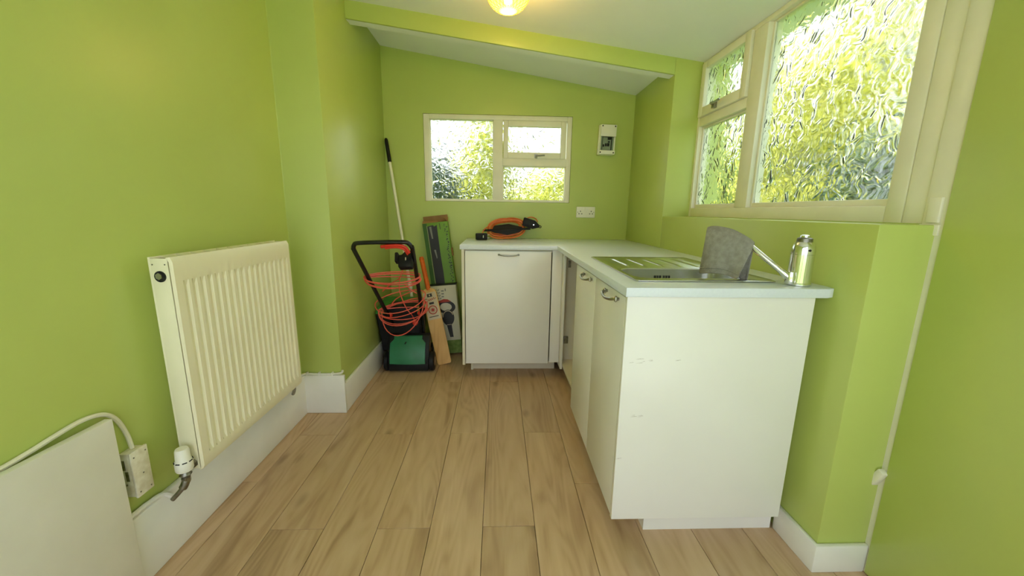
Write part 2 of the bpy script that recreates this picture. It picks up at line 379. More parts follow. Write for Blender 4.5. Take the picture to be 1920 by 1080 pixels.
# ------------------------------------------------------------------ right window (window_1)
def frame_x(mb, y0, y1, z0, z1, wl, wr, wt, wbm, x0, x1):
    mb.box(x0, x1, y0, y0+wl, z0, z1); mb.box(x0, x1, y1-wr, y1, z0, z1)
    mb.box(x0, x1, y0+wl, y1-wr, z1-wt, z1); mb.box(x0, x1, y0+wl, y1-wr, z0, z0+wbm)
def frame_y(mb, x0, x1, z0, z1, wl, wr, wt, wbm, y0, y1):
    mb.box(x0, x0+wl, y0, y1, z0, z1); mb.box(x1-wr, x1, y0, y1, z0, z1)
    mb.box(x0+wl, x1-wr, y0, y1, z1-wt, z1); mb.box(x0+wl, x1-wr, y0, y1, z0, z0+wbm)
zt = zc_front(XW)-.002
w1 = thing('window_1', (XW, 1.75, ZS), 'wide cream framed window of crinkled glass above the sink', 'window', kind='structure')
m = MB(); frame_x(m, 1.112, YV+.03, ZS, zt, .055, .05, .022, .052, XW, XW+.07)
m.box(XW, XW+.07, 1.852, 1.945, ZS+.052, zt-.022)            # mullion
m.box(XW, XW+.07, 1.945, YV-.02, 1.612, 1.66)                # transom
m.build('window_frame', 'cream_frame', w1, bevel=.004)
m = MB(); frame_x(m, 1.952, YV-.012, 1.662, zt-.014, .045, .045, .035, .05, XW-.012, XW+.02); sash = m.build('sash', 'cream_frame', w1, bevel=.004)
m = MB(); frame_x(m, 1.167, 1.852, 1.144, zt-.022, .012, .012, .01, .022, XW+.022, XW+.05); m.build('glazing_bead', 'cream_frame', w1, bevel=.003)
m = MB(); frame_x(m, 1.945, YV-.02, 1.144, 1.612, .012, .012, .012, .022, XW+.022, XW+.05); m.build('glazing_bead', 'cream_frame', w1, bevel=.003)
box('pane', 'glass_a', (XW+.03, XW+.035, 1.17, 1.85, 1.15, zt-.024), w1)
box('pane', 'glass_a', (XW+.03, XW+.035, 1.95, YV-.025, 1.15, 1.61), w1)
box('pane', 'glass_a', (XW+.008, XW+.012, 1.99, YV-.05, 1.705, zt-.045), sash)
m = MB(); m.box(XW-.03, XW-.012, 2.19, 2.215, 1.672, 1.70); m.tube(smooth_path([(XW-.03, 2.2, 1.69), (XW-.05, 2.185, 1.692), (XW-.048, 2.15, 1.69), (XW-.045, 2.11, 1.694)]), [.006]*18+[.004], 8)
m.build('fastener', 'nickel', sash, smooth=True)
m = MB(); m.box(XW-.02, XW+.08, 1.05, YV, ZS-.004, ZS+.003); m.build('window_sill', 'green', w1)

# ------------------------------------------------------------------ back window (window_2)
w2 = thing('window_2', (0, YB, wb[2]), 'small cream framed window of crinkled glass in the back wall', 'window', kind='structure')
fy0, fy1 = YB+.006, YB+.07
m = MB(); frame_y(m, wb[0]+.001, wb[1]-.001, wb[2]+.001, wb[3]-.001, .044, .034, .034, .012, fy0, fy1)
m.box(-.042, .03, fy0, fy1, wb[2]+.01, wb[3]-.03); m.box(.03, wb[1]-.03, fy0, fy1, 1.448, 1.505)
m.build('window_frame', 'cream_frame', w2, bevel=.003)
m = MB(); frame_y(m, .034, .508, 1.502, 1.772, .036, .04, .042, .045, fy0-.01, fy0+.03); sash2 = m.build('sash', 'cream_frame', w2, bevel=.004)
m = MB(); frame_y(m, -.52, -.04, 1.187, 1.777, .008, .006, .006, .01, fy0+.018, fy0+.05); m.build('glazing_bead', 'cream_frame', w2, bevel=.002)
m = MB(); frame_y(m, .029, .519, 1.187, 1.45, .008, .008, .008, .01, fy0+.018, fy0+.05); m.build('glazing_bead', 'cream_frame', w2, bevel=.002)
box('pane', 'glass_b', (-.52, -.04, fy0+.03, fy0+.035, 1.187, 1.777), w2)
box('pane', 'glass_b', (.03, .52, fy0+.03, fy0+.035, 1.187, 1.45), w2)
box('pane', 'glass_b', (.066, .47, fy0+.01, fy0+.015, 1.542, 1.735), sash2)
m = MB(); m.box(.27, .292, YB-.018, YB-.004, 1.505, 1.535); m.tube(smooth_path([(.281, YB-.018, 1.522), (.285, YB-.036, 1.522), (.30, YB-.036, 1.52), (.345, YB-.032, 1.524)]), .0055, 8); m.cyl((.281, YB-.025, 1.50), (.281, YB-.025, 1.522), .005, 8)
m.build('fastener', 'nickel', sash2, smooth=True)

# ------------------------------------------------------------------ unseen glazed doors, added close behind the viewpoint as main daylight source
w3 = thing('window_3_added', (0, YF, 0), 'unseen white framed glazed double doors added in the front wall for daylight', 'window', kind='structure')
mid = (gx[0]+gx[1])/2
for a, b2 in ((gx[0], mid), (mid, gx[1])):
    m = MB(); frame_y(m, a+.002, b2-.002, gx[2], gx[3], .05, .05, .05, .1, YF-.09, YF-.03); d = m.build('glazed_leaf', 'cream_frame', w3, bevel=.003)
    box('pane', 'clear', (a+.05, b2-.05, YF-.065, YF-.06, gx[2]+.1, gx[3]-.05), d)

# ------------------------------------------------------------------ door in the right wall
d1 = thing('door_1', (XW, .6, 0), 'plain green door in a cream frame beside the window', 'door', kind='structure')
m = MB(); m.box(XW, XW+.07, 1.052, 1.11, 0, zt); fr = m.build('door_post', 'cream_frame', d1, bevel=.003)
m = MB(); m.box(XW-.006, XW+.06, .992, 1.05, 0, zt); m.box(XW-.006, XW+.06, .14, .2, 0, zt); m.box(XW-.006, XW+.06, .2, .992, 1.9, zt); m.build('door_frame', 'cream_frame', d1, bevel=.004)
m = MB(); m.box(XW-.012, XW+.03, .2, .99, .006, 1.898); m.build('door_leaf', 'green', d1, bevel=.003)
m = MB(); m.box(XW-.014, XW-.004, 1.004, 1.036, 1.098, 1.165); m.box(XW-.012, XW-.002, 1.0, 1.052, 1.064, 1.094); hg = m.build('hinge', 'cream_frame', d1, bevel=.003)
MB().cyl((XW-.0135, 1.022, 1.08), (XW-.011, 1.022, 1.08), .0045, 10).build('screw_hole', 'dark_hole', hg)
R_ = Matrix.Translation((XW-.016, 1.006, .335)) @ Matrix.Rotation(.45, 4, 'X')
m = MB(R_); m.box(-.012, .012, -.011, .011, -.034, .03); m.box(-.008, .012, -.008, .012, -.046, -.033); m.build('catch', 'cream_frame', d1, bevel=.005)

# ------------------------------------------------------------------ base units
def cup_handle_y(parent, xc, y, z, L=.124):     # bow handle on a front that faces -Y
    m = MB(); a = xc-L/2; b2 = xc+L/2
    pts = smooth_path([(a, y-.002, z), (a+.003, y-.016, z), (a+.02, y-.024, z-.003), (xc, y-.028, z-.005), (b2-.02, y-.024, z-.003), (b2-.003, y-.016, z), (b2, y-.002, z)], 5)
    m.tube(pts, .0046, 8)
    for q in (a, b2): m.lathe([(.0, -.007), (.005, -.005), (.0065, 0), (.005, .005), (0, .007)], (q, y-.012, z), 10)
    return m.build('handle', 'nickel', parent, smooth=True)
def cup_handle_x(parent, x, yc, z, L=.13):
    m = MB(); a = yc-L/2; b2 = yc+L/2
    pts = smooth_path([(x-.002, a, z), (x-.016, a+.003, z), (x-.026, a+.02, z-.004), (x-.03, yc, z-.008), (x-.026, b2-.02, z-.004), (x-.016, b2-.003, z), (x-.002, b2, z)], 5)
    m.tube(pts, .005, 8)
    for q in (a, b2): m.lathe([(.0, -.011), (.005, -.007), (.0062, 0), (.005, .007), (0, .011)], (x-.012, q, z), 10)
    return m.build('handle', 'nickel', parent, smooth=True)
ZT = .8705
# back unit
c1 = thing('base_cabinet', (.07, 2.75, 0), 'cream base cabinet with one wide door under the coiled orange lead', 'cabinet')
m = MB(); m.box(-.231, -.213, YC-.002, 3.06, .1, ZT); m.box(.36, .378, YC+.03, 3.06, .1, ZT); m.box(-.213, .36, YC+.022, 3.06, .1, .118); m.box(-.213, .36, 3.045, 3.06, .118, ZT); m.box(-.213, .36, YC+.022, YC+.1, ZT-.018, ZT)
m.build('carcass', 'carcass', c1, bevel=.001, seg=1)
d = box('door', 'cab', (-.209, .34, YC, YC+.018, 0.11, .862), c1, bevel=.0025)
cup_handle_y(d, .067, YC, .84)
m = MB(); m.box(-.17, .41, 2.62, 2.636, 0, .1); m.box(-.186, -.17, 2.60, 2.72, 0, .1); m.build('plinth', 'carcass', c1)
m = MB(); m.box(.348, .4125, YC+.012, YC+.028, .112, ZT); m.build('filler_panel', 'cab', c1, bevel=.002)
# open corner unit
c2 = thing('corner_cabinet', (.7, 2.2, 0), 'open corner base cabinet with bare hinge plates under the worktop', 'cabinet')
m = MB(); m.box(.43, .985, 2.50, 2.518, .1, ZT); m.box(.97, .985, 1.86, 2.5, .1, ZT); m.box(.432, .97, 1.86, 2.5, .1, .118); m.build('carcass', 'carcass', c2, bevel=.001, seg=1)
m = MB(); m.box(.414, .43, 2.405, 2.518, .085, ZT-.002); m.build('folding_leaf', 'cab', c2, bevel=.003)
m = MB(); m.box(.46, .475, 2.488, 2.5, .755, .80); m.cyl((.467, 2.488, .79), (.467, 2.476, .79), .007, 10); m.cyl((.467, 2.488, .766), (.467, 2.476, .766), .007, 10); m.build('hinge_plate', 'dull_metal', c2)
m = MB(); m.box(.448, .478, 2.488, 2.5, .235, .285); m.build('hinge_plate', 'dull_metal', c2, bevel=.002)
m = MB(); m.box(.525, .54, 1.86, 2.62, 0, .1); m.build('plinth', 'carcass', c2)
# sink unit
c3 = thing('sink_cabinet', (.67, 1.5, 0), 'white sink cabinet with two doors and a scuffed end panel', 'cabinet')
m = MB(); m.box(XC+.02, .955, 1.84, 1.857, .1, ZT); m.box(.94, .955, YE+.018, 1.84, .1, ZT); m.box(XC+.02, .94, YE+.018, 1.84, .1, .118); m.build('carcass', 'carcass', c3, bevel=.001, seg=1)
m = MB(); m.box(XC, .958, YE, YE+.018, .106, ZT); m.build('end_panel', 'cab', c3, bevel=.0015)
for a, b2 in ((YE+.0195, 1.4865), (1.4885, 1.857)):
    d = box('door', 'cab', (XC, XC+.018, a, b2, .112, ZT-.008), c3, bevel=.0015)
    cup_handle_x(d, XC, (1.245 if a < 1.3 else 1.60), .845)
m = MB(); m.box(.525, .54, 1.175, 1.857, 0, .1); m.box(.54, .99, 1.175, 1.19, 0, .1); m.build('plinth', 'cab', c3)
m = MB()
random.seed(5)
for (cx, cz) in ((.43, .67), (.445, .66), (.47, .672), (.56, .664), (.405, .665), (.42, .48), (.44, .475), (.46, .486), (.40, .33)):
    for k in range(2):
        x = cx+random.uniform(-.01, .01); z = cz+random.uniform(-.006, .006); L = random.uniform(.004, .012)
        m.prism([(x-L, z), (x+L, z+.0012), (x+L*.6, z+.0022)], YE-.0003, YE+.0005, 'y')
m.build('scuff_mark', 'scuff', c3, kind='stuff')

# worktop (L-shaped, cut out for the sink)
sx0, sx1, sy0, sy1 = .44, .897, 1.193, 1.827       # sink outline
bo = (.468, .842, 1.255, 1.482)                   # bowl
m = MB(); z0, z1 = .871, .899
x0, x1 = .374, 1.012; y0, y1 = 1.092, 2.437
m.prism([(-.241, y1), (x0, y1), (x0, y0), (x1-.03, y0), (x1-.005, y0+.012), (x1, y0+.04), (x1, bo[2]-.01), (bo[0]-.01, bo[2]-.01), (bo[0]-.01, bo[3]+.01), (x1, bo[3]+.01), (x1, YB-.002), (-.241, YB-.002)], z0, z1)
m.box(bo[1]+.01, x1, bo[2]-.01, bo[3]+.01, z0, z1)
m.build('worktop', 'worktop', bevel=.002, label='pale L-shaped laminate worktop on the base cabinets', cat='worktop')

# sink: pressed bowl and ribbed drainer
snk = thing('sink', (.67, 1.5, .9), 'stainless steel inset sink with ribbed drainer in the worktop', 'sink')
def rrect(x0, x1, y0, y1, r, n=5):
    pts = []
    for cx, cy, a in ((x1-r, y1-r, 0), (x0+r, y1-r, math.pi/2), (x0+r, y0+r, math.pi), (x1-r, y0+r, 1.5*math.pi)):
        pts += [(cx+r*math.cos(a+math.pi/2*i/n), cy+r*math.sin(a+math.pi/2*i/n)) for i in range(n+1)]
    return pts
def loops(mb, L, cap=True):
    n = len(L[0]); vs = [p for q in L for p in q]
    fs = [(i*n+j, i*n+(j+1) % n, (i+1)*n+(j+1) % n, (i+1)*n+j) for i in range(len(L)-1) for j in range(n)]
    if cap: fs.append(tuple((len(L)-1)*n+j for j in range(n)))
    mb.add(vs, fs)
zz = lambda P, z: [(a, b, z) for a, b in P]
# rim as a flange with a hole: bridge outer rectangle to bowl rim
m = MB()
outer = rrect(sx0, sx1, sy0, sy1, .012); outer2 = rrect(sx0+.006, sx1-.006, sy0+.006, sy1-.006, .01)
in0 = rrect(sx0+.016, sx1-.016, sy0+.016, sy1-.016, .02)
hole0 = rrect(bo[0]-.006, bo[1]+.006, bo[2]-.006, bo[3]+.006, .05)
loops(m, [zz(outer, .9005), zz(outer, .903), zz(outer2, .9055), zz(in0, .9015), zz(hole0, .9012), zz(rrect(*bo, .048), .897), zz(rrect(bo[0]+.004, bo[1]-.004, bo[2]+.004, bo[3]-.004, .045), .80), zz(rrect(bo[0]+.012, bo[1]-.012, bo[2]+.012, bo[3]-.012, .04), .772), zz(rrect(bo[0]+.03, bo[1]-.03, bo[2]+.03, bo[3]-.03, .03), .764)])
m.build('bowl', 'steel', snk, smooth=True)
for x in (.527, .597, .667, .737, .806):
    m = MB(); rows = []
    for i in range(15):
        t = i/14; y = 1.515+.262*t; h = .0048*min(1, t*7, (1-t)*7)
        rows.append([(x+q*.0075, y, .9013+h*(1-q*q)) for q in (-1, -.6, -.2, .2, .6, 1)])
    m.grid(rows); m.build('drainer_rib', 'steel', snk, smooth=True)
m = MB()
for i in range(6): m.box(.613+.0105*i+(.004 if i > 2 else 0), .618+.0105*i+(.004 if i > 2 else 0), 1.4765, 1.4795, .846, .872)
m.build('overflow_slot', 'dark_hole', snk)
MB().lathe([(.0, .004), (.03, .004), (.038, .001), (.04, 0)], (.65, 1.365, .7645), 24).build('waste', 'chrome', snk, smooth=True)

# mixer tap
tx, ty = .936, 1.158
tap = thing('tap', (tx, ty, .9), 'chrome mixer tap with slanting spout at the worktop end', 'tap')
MB().lathe([(.034, 0), (.034, .006), (.0315, .008), (.0315, .094), (.0305, .095), (.0315, .096), (.0315, .104), (.030, .118), (.026, .128), (.02, .134)], (tx, ty, .9), 28).build('body', 'chrome', tap, smooth=True)
MB().lathe([(.0215, .131), (.0205, .143), (.016, .146), (0, .146)], (tx, ty, .9), 24).build('cap', 'dull_metal', tap, smooth=True)
MB().lathe([(.014, .1465), (.013, .152), (.008, .1545), (0, .155)], (tx, ty, .9), 20).build('top_button', 'chrome', tap, smooth=True)
MB().cyl((tx-.004, ty-.0305, 1.009), (tx-.004, ty-.033, 1.009), .0035, 10).build('indicator_dot', 'dark_hole', tap)
sp = [(.912, 1.153, .914), (.89, 1.155, .931), (.847, 1.19, .975), (.806, 1.235, 1.021), (.774, 1.27, 1.043), (.748, 1.306, 1.049), (.738, 1.32, 1.046)]
MB().tube(smooth_path(sp, 6), [.0105]*8+[.0085]*28+[.009], 14).build('spout', 'chrome', tap, smooth=True)
MB().lathe([(.0, -.022), (.014, -.02), (.0165, 0), (.014, .016), (0, .018)], (.904, 1.152, .925), 16).build('spout_joint', 'chrome', tap, smooth=True)
# grey cloth over the spout
def towel():
    path = smooth_path([(.822, 1.222, 1.008), (.806, 1.235, 1.021), (.774, 1.27, 1.043), (.742, 1.315, 1.052), (.728, 1.338, 1.05)], 5)
    n = len(path); rows = []
    side = Vector((-.62, -.78, 0)).normalized()
    hem_f, hem_b = .128, .12
    prof = []
    for k in range(15): prof.append((1, 1-k/14))
    for k in range(1, 8): prof.append((0, k/8))
    for k in range(12): prof.append((-1, k/11))
    for sgn, t in prof:
        row = []
        for i, p in enumerate(path):
            u = i/(n-1); rad = .0155+.004*math.sin(3*u)
            if sgn == 1:
                L = (p.z-.912+.005*math.sin(8*u+.5))*t
                q = p+side*(rad+.008*t*math.sin(10*u+1)+.004*t+.004*math.sin(5*t+4*u)*t)+Vector((0, 0, -L))
                q += Vector((-.036*(1-u)-.010*u, 0, 0))*t
            elif sgn == 0:
                a = math.pi*t; q = p+side*rad*math.cos(a)+Vector((0, 0, rad*math.sin(a)))
            else:
                L = (hem_b+.008*math.cos(6*u))*t
                q = p-side*(rad+.008*t*math.sin(8*u))+Vector((0, 0, -L))+Vector((-.01, 0, 0))*t
            row.append(q)
        rows.append(row)
    m = MB(); m.grid(rows)
    o = m.build('towel', 'towel', None, smooth=True, loc=(.77, 1.27, .9), label='grey cloth towel draped over the tap spout', cat='towel')
    s = o.modifiers.new('thickness', 'SOLIDIFY'); s.thickness = .005; s.offset = 0
    s2 = o.modifiers.new('soft', 'SUBSURF'); s2.levels = 1; s2.render_levels = 1
    m = MB(); r1 = rows[2]; m.tube([Vector(p)+side*.003 for p in r1], .0022, 6); m.build('hem', 'towel', o, smooth=True)
towel()

# ------------------------------------------------------------------ extension lead on the worktop
ext = thing('extension_lead', (.06, 2.93, .9), 'orange extension lead wound on a black holder against the back wall', 'extension lead')
def ex(u, v): # coordinates on the leaning plane: u along X, v up the lean
    return Vector((u, 2.955+.055*(v/.16), .903+v*.985))
m = MB(); random.seed(3)
for k in range(7):
    pts = []
    rx = .142-.0065*k+random.uniform(-.004, .004); rz = .074-.0055*k; cx = .062+random.uniform(-.005, .005); cz = .079+random.uniform(-.002, .004)
    dy = random.uniform(-.016, .014)
    for i in range(36):
        a = 2*math.pi*i/36
        sq = 1+.1*abs(math.sin(2*a))
        p = ex(cx+rx*sq*math.cos(a), max(.0035, cz+rz*sq*math.sin(a)+.012*math.cos(a))); p.y += dy+.01*math.sin(a+k)
        pts.append(p)
    m.tube(pts, .0042, 6, closed=True)
m.tube(smooth_path([ex(-.075, .09), ex(-.10, .075)+Vector((0, -.03, 0)), ex(-.115, .05)+Vector((0, -.07, 0)), ex(-.12, .03)+Vector((0, -.10, 0))], 5), .0042, 6)
m.tube(smooth_path([ex(.18, .13), ex(.24, .165), ex(.285, .155), ex(.30, .13)], 5), .0042, 6)
m.build('cable', 'orange_cable', ext, smooth=True)
m = MB()
m.prism([(-.055, .057), (-.03, .045), (.07, .03), (.16, .052), (.19, .073), (.18, .092), (.08, .112), (-.03, .098)], -.012, .012, 'y')
m.v = [ex(p.x, p.z)+Vector((0, p.y-.005, 0)) for p in m.v]
m2 = MB(); m2.box(-.115, .245, -.02, -.008, .062, .078); m2.v = [ex(p.x, p.z+.05*(p.x-.06))+Vector((0, p.y, 0)) for p in m2.v]
m.build('holder', 'black_plastic', ext, bevel=.004); m2.build('holder_bar', 'black_plastic', ext, bevel=.003)
Rm = Matrix.Translation((-.122, 2.855, .925)) @ Matrix.Rotation(.25, 4, 'Z')
m = MB(Rm); m.box(-.042, .042, -.02, .02, -.024, .024); pl = m.build('plug', 'black_plastic', ext, bevel=.007)
MB(Rm).box(.006, .012, -.024, -.02, -.008, .01).build('fuse_cover', 'chrome', pl)
for z in (.012, -.01): MB(Rm).cyl((.042, 0, z), (.06, 0, z), .003, 8).build('pin', 'chrome', pl)
Rm = Matrix.Translation((.25, 2.985, 1.015)) @ Matrix.Rotation(.28, 4, 'Y')
m = MB(Rm); m.prism([(-.065, -.03), (.02, -.032), (.052, -.014), (.066, -.008), (.066, .008), (.052, .016), (.02, .034), (-.065, .034)], -.022, .022, 'y'); so = m.build('socket_head', 'black_plastic', ext, bevel=.005)
m = MB(Rm); m.tube(arc((.072, 0, 0), .008, 0, 2*math.pi, 12, (1, 0, 0), (0, 0, 1)), .003, 6); m.build('hanging_loop', 'black_plastic', so, smooth=True)
m = MB(Rm); m.cyl((.018, -.022, 0), (.018, -.0245, 0), .005, 10); m.build('screw', 'chrome', so)

# ------------------------------------------------------------------ consumer unit and sockets on the back wall
cu = thing('switch_box', (.806, YB, 1.54), 'white switch box with clear-fronted breakers on the back wall', 'switch box')
Rm = Matrix.Translation((.808, YB-.03, 1.642)) @ Matrix.Rotation(.03, 4, 'Y')
m = MB(Rm); m.box(-.062, .062, -.005, .029, -.107, .107); m.build('body', 'white_plastic', cu, bevel=.006)
m = MB(Rm); m.box(-.055, .062, -.03, -.005, .022, .105); m.box(-.055, .062, -.03, -.005, -.105, -.076); m.box(-.055, -.049, -.03, -.005, -.076, .022); m.box(.05, .06, -.022, -.005, -.076, .022); m.build('cover', 'white_plastic', cu, bevel=.003)
m = MB(Rm); m.box(-.049, .05, -.012, -.005, -.076, .022); br = m.build('breaker_panel', 'switch_green', cu)
for i, (a, b2, c, d) in enumerate(((-.03, -.02, -.05, -.034), (-.014, -.002, -.046, -.026), (.003, .018, -.046, -.024), (.004, .028, .0, .016), (.008, .02, -.02, -.01))):
    m = MB(Rm); m.box(a, b2, -.02, -.012, c, d); m.build('breaker_switch', 'black_plastic', br, bevel=.001)
m = MB(Rm); frame_y(m, -.036, .036, -.076, .02, .002, .006, .002, .003, -.0215, -.017); m.build('window_rim', 'black_plastic', cu)
for a, b2 in ((-.044, .094), (.05, .094), (-.048, -.092), (.05, -.092)):
    m = MB(Rm); m.cyl((a, -.0295, b2), (a, -.0312, b2), .005, 10); m.build('screw', 'dark_hole', cu)
def socket_holes(parent, xc, zc, y):
    m = MB(); m.box(xc-.003, xc+.003, y-.0006, y+.001, zc+.006, zc+.014)
    for s in (-1, 1): m.box(xc+s*.011-.004, xc+s*.011+.004, y-.0006, y+.001, zc-.012, zc-.006)
    m.build('pin_holes', 'dark_hole', parent)
so1 = thing('wall_socket', (.681, YB, 1.066), 'white double wall socket above the worktop', 'socket')
box('faceplate', 'white_plastic', (.608, .755, YB-.012, YB, 1.067, 1.151), so1, bevel=.004)
socket_holes(so1, .64, 1.106, YB-.012); socket_holes(so1, .724, 1.106, YB-.012)
for x in (.666, .688): box('rocker', 'white_plastic', (x, x+.014, YB-.0155, YB-.012, 1.122, 1.146), so1, bevel=.001)
for x in (.619, .744): MB().cyl((x, YB-.012, 1.109), (x, YB-.0126, 1.109), .003, 8).build('screw', 'dull_metal', so1)

# left wall socket box with its cable
so2 = thing('socket_box', (XL1, 1.03, .28), 'paint-spattered white socket box on the left wall beside the radiator', 'socket')
box('body', 'spattered', (XL1, XL1+.028, 1.014, 1.062, .287, .425), so2, bevel=.003)
fp = box('faceplate', 'spattered', (XL1+.028, XL1+.036, 1.012, 1.066, .285, .427), so2, bevel=.003)
for (y, z) in ((1.02, .41), (1.022, .30), (1.057, .412), (1.056, .297), (1.04, .35)): MB().cyl((XL1+.036, y, z), (XL1+.0368, y, z), .0022, 8).build('screw', 'dull_metal', fp)
m = MB(); m.box(XL1+.006, XL1+.014, 1.0122, 1.0142, .375, .405); m.box(XL1+.012, XL1+.02, 1.0122, 1.0142, .34, .37); m.box(XL1+.008, XL1+.012, 1.0122, 1.0142, .325, .33); m.build('chipped_slot', 'dull_metal', so2)
cp = smooth_path([(XL1+.012, 1.045, .425), (XL1+.008, 1.043, .465), (XL1+.007, 1.03, .512), (XL1+.007, 1.01, .546), (XL1+.007, .982, .565), (XL1+.007, .936, .573), (XL1+.007, .875, .568), (XL1+.007, .82, .561), (XL1+.007, .74, .556), (XL1+.007, .5, .552), (XL1+.007, .1, .552)], 6)
MB().tube(cp, .006, 8).build('cable', 'cream_frame', so2, smooth=True, label='white-painted cable')
# leaning white board
m = MB(); m.prism([(.2, .003), (.98, .003), (.98, .555), (.2, .57)], XL1+.0215, XL1+.042, 'x')
m.build('board', 'gloss_white', None, bevel=.002, loc=(XL1+.03, .6, 0), label='plain white board standing against the left wall skirting', cat='board')
# pipes on the skirting
m = MB(); m.tube(smooth_path([(XL1+.012, .5, .231), (XL1+.012, .98, .231), (XL1+.013, 1.06, .230), (XL1+.02, 1.10, .227), (XL1+.03, 1.115, .21)], 5), .0075, 8)
m.build('heating_pipe', 'gloss_white', None, smooth=True, loc=(XL1+.012, .9, .22), label='white painted pipe along the skirting left of the radiator valve', cat='pipe')
m = MB(); m.tube(smooth_path([(XL1+.012, YP-.06, .231), (XL1+.02, YP-.02, .231), (XL1+.05, YP-.010, .229), (XL1+.11, YP-.009, .226), (XL2-.03, YP-.009, .229), (XL2+.004, YP-.012, .236), (XL2+.012, YP-.015, .25)], 6), .006, 8)
for x in (XL1+.03, XL1+.095, XL1+.165): m.box(x, x+.008, YP-.018, YP, .222, .238)
m.build('heating_pipe', 'gloss_white', None, smooth=True, loc=(XL1+.1, YP-.01, .22), label='thin white pipe clipped along the skirting of the wall jog', cat='pipe')

# ------------------------------------------------------------------ radiator
RX0, RX1, RY0, RY1, RZ0, RZ1 = -1.012, -.945, 1.146, 1.792, .279, .966
rad = thing('radiator', (XL1+.09, 1.47, RZ0), 'cream fluted panel radiator mounted on the left wall', 'radiator')
NF = 18; prof = []
y0, y1 = RY0+.028, RY1-.024; pitch_ = (y1-y0)/NF
ys = [RY0, RY0+.006, RY0+.010, RY0+.016]
for i in range(NF):
    for t in (0, .18, .3, .5, .7, .82): ys.append(y0+pitch_*(i+t))
ys += [y1, RY1-.012, RY1-.006, RY1]
def flute(y):
    if y < y0 or y > y1-1e-6: return 0
    t = ((y-y0)/pitch_) % 1
    return -1 if .28 <= t <= .72 else 0
zs = [RZ0, RZ0+.012, RZ0+.045, RZ0+.062, RZ0+.3, RZ1-.09, RZ1-.072, RZ1-.014, RZ1]
zmask = [0, 0, 0, 1, 1, 1, 0, 0, 0]
rows = []
for z, k in zip(zs, zmask):
    edge = -.006 if z in (RZ0, RZ1) else 0
    rows.append([(RX1+.007*flute(y)*k+edge*1.0-(.006 if y in (RY0, RY1) else 0), y, z) for y in ys])
m = MB(); m.grid(rows)
fl = m.build('front_panel', 'radiator', rad, smooth=True)
for p in fl.data.polygons: p.use_smooth = True
m = MB(); m.box(RX0+.008, RX1-.009, RY0+.006, RY1-.006, RZ0+.01, RZ1-.016); m.build('core', 'radiator', rad)
m = MB(); m.box(RX0, RX0+.008, RY0+.002, RY1-.002, RZ0+.002, RZ1-.008); m.build('back_panel', 'radiator', rad, bevel=.002)
for y in (RY0, RY1-.004):
    m = MB(); m.box(RX0+.008, RX1-.01, y, y+.004, RZ0+.004, RZ1-.002); sidep = m.build('side_panel', 'radiator', rad, bevel=.0015)
    if y == RY0:
        cc = (RX0+.032, y-.001, RZ1-.055)
        MB().lathe([(.014, 0), (.0165, -.001), (.0165, .001)], cc, 20, 'y').build('vent_hole', 'dark_hole', sidep)
        MB().lathe([(.0, -.004), (.010, -.004), (.011, .0)], (cc[0]-.002, cc[1], cc[2]+.001), 6, 'y').build('vent_plug', 'nickel', sidep)
        for a in (RX0+.014, RX1-.018): MB().cyl((a, y-.0006, RZ1-.02), (a, y+.001, RZ1-.02), .0022, 8).build('screw', 'dull_metal', sidep)
y = RY0+.01; i = 0
while y < RY1-.03:
    m = MB(); m.add([(RX0+.006, y+.03, RZ1-.004), (RX0+.006, y+.07, RZ1-.004), (RX1-.012, y+.04, RZ1-.004), (RX1-.012, y, RZ1-.004),
                     (RX0+.006, y+.03, RZ1+.001), (RX0+.006, y+.07, RZ1+.001), (RX1-.012, y+.04, RZ1+.001), (RX1-.012, y, RZ1+.001)],
                    [(0,3,2,1),(4,5,6,7),(0,1,5,4),(1,2,6,5),(2,3,7,6),(3,0,4,7)])
    if y+.07 < RY1: m.build('grille_slat', 'radiator', rad)
    y += .058
m = MB(); m.box(RX1-.016, RX1-.008, RY0+.003, RY1-.003, RZ1-.006, RZ1+.001); m.box(RX0, RX0+.007, RY0+.003, RY1-.003, RZ1-.01, RZ1+.001); m.build('top_rail', 'radiator', rad, bevel=.001)
for y in (RY0+.1, RY1-.12): box('wall_bracket', 'radiator', (XL1, RX0, y, y+.03, RZ0+.05, RZ1-.1), rad)
m = MB(); m.tube(smooth_path([(RX0+.03, RY1-.03, RZ0+.01), (RX0+.03, RY1-.01, RZ0-.02), (RX0+.005, RY1+.03, RZ0-.06), (XL1+.03, RY1+.07, .185)]), .008, 8); m.build('tail_pipe', 'dull_metal', rad, smooth=True)
vx, vy = -.974, 1.112
vb = MB(); vb.lathe([(.0135, .285), (.017, .29), (.012, .297), (.011, .305)], (vx, vy, 0), 16); vb.tube([(vx, vy, .29), (vx, vy+.015, .30), (vx+.004, RY0+.012, .312)], .010, 10); vb.lathe([(.014, -.006), (.014, .006)], (vx+.003, vy+.026, .306), 6, 'y')
vb.tube(smooth_path([(vx, vy, .292), (vx, vy-.002, .27), (vx-.006, vy-.008, .25), (vx-.02, vy-.014, .232), (vx-.035, vy-.02, .215)]), [.009]*6+[.0115]*8+[.007]*11, 10)
vb.lathe([(.0125, -.008), (.0125, .008)], (vx, vy-.001, .272), 6)
valve = vb.build('valve', 'dull_metal', rad, smooth=True)
hd = MB(); hd.lathe([(.0, .304), (.021, .304), (.0235, .309), (.0235, .336), (.020, .342), (.0185, .372), (.016, .378), (0, .379)], (vx, vy, 0), 24); hd = hd.build('valve_head', 'white_plastic', rad, smooth=True)
m = MB()
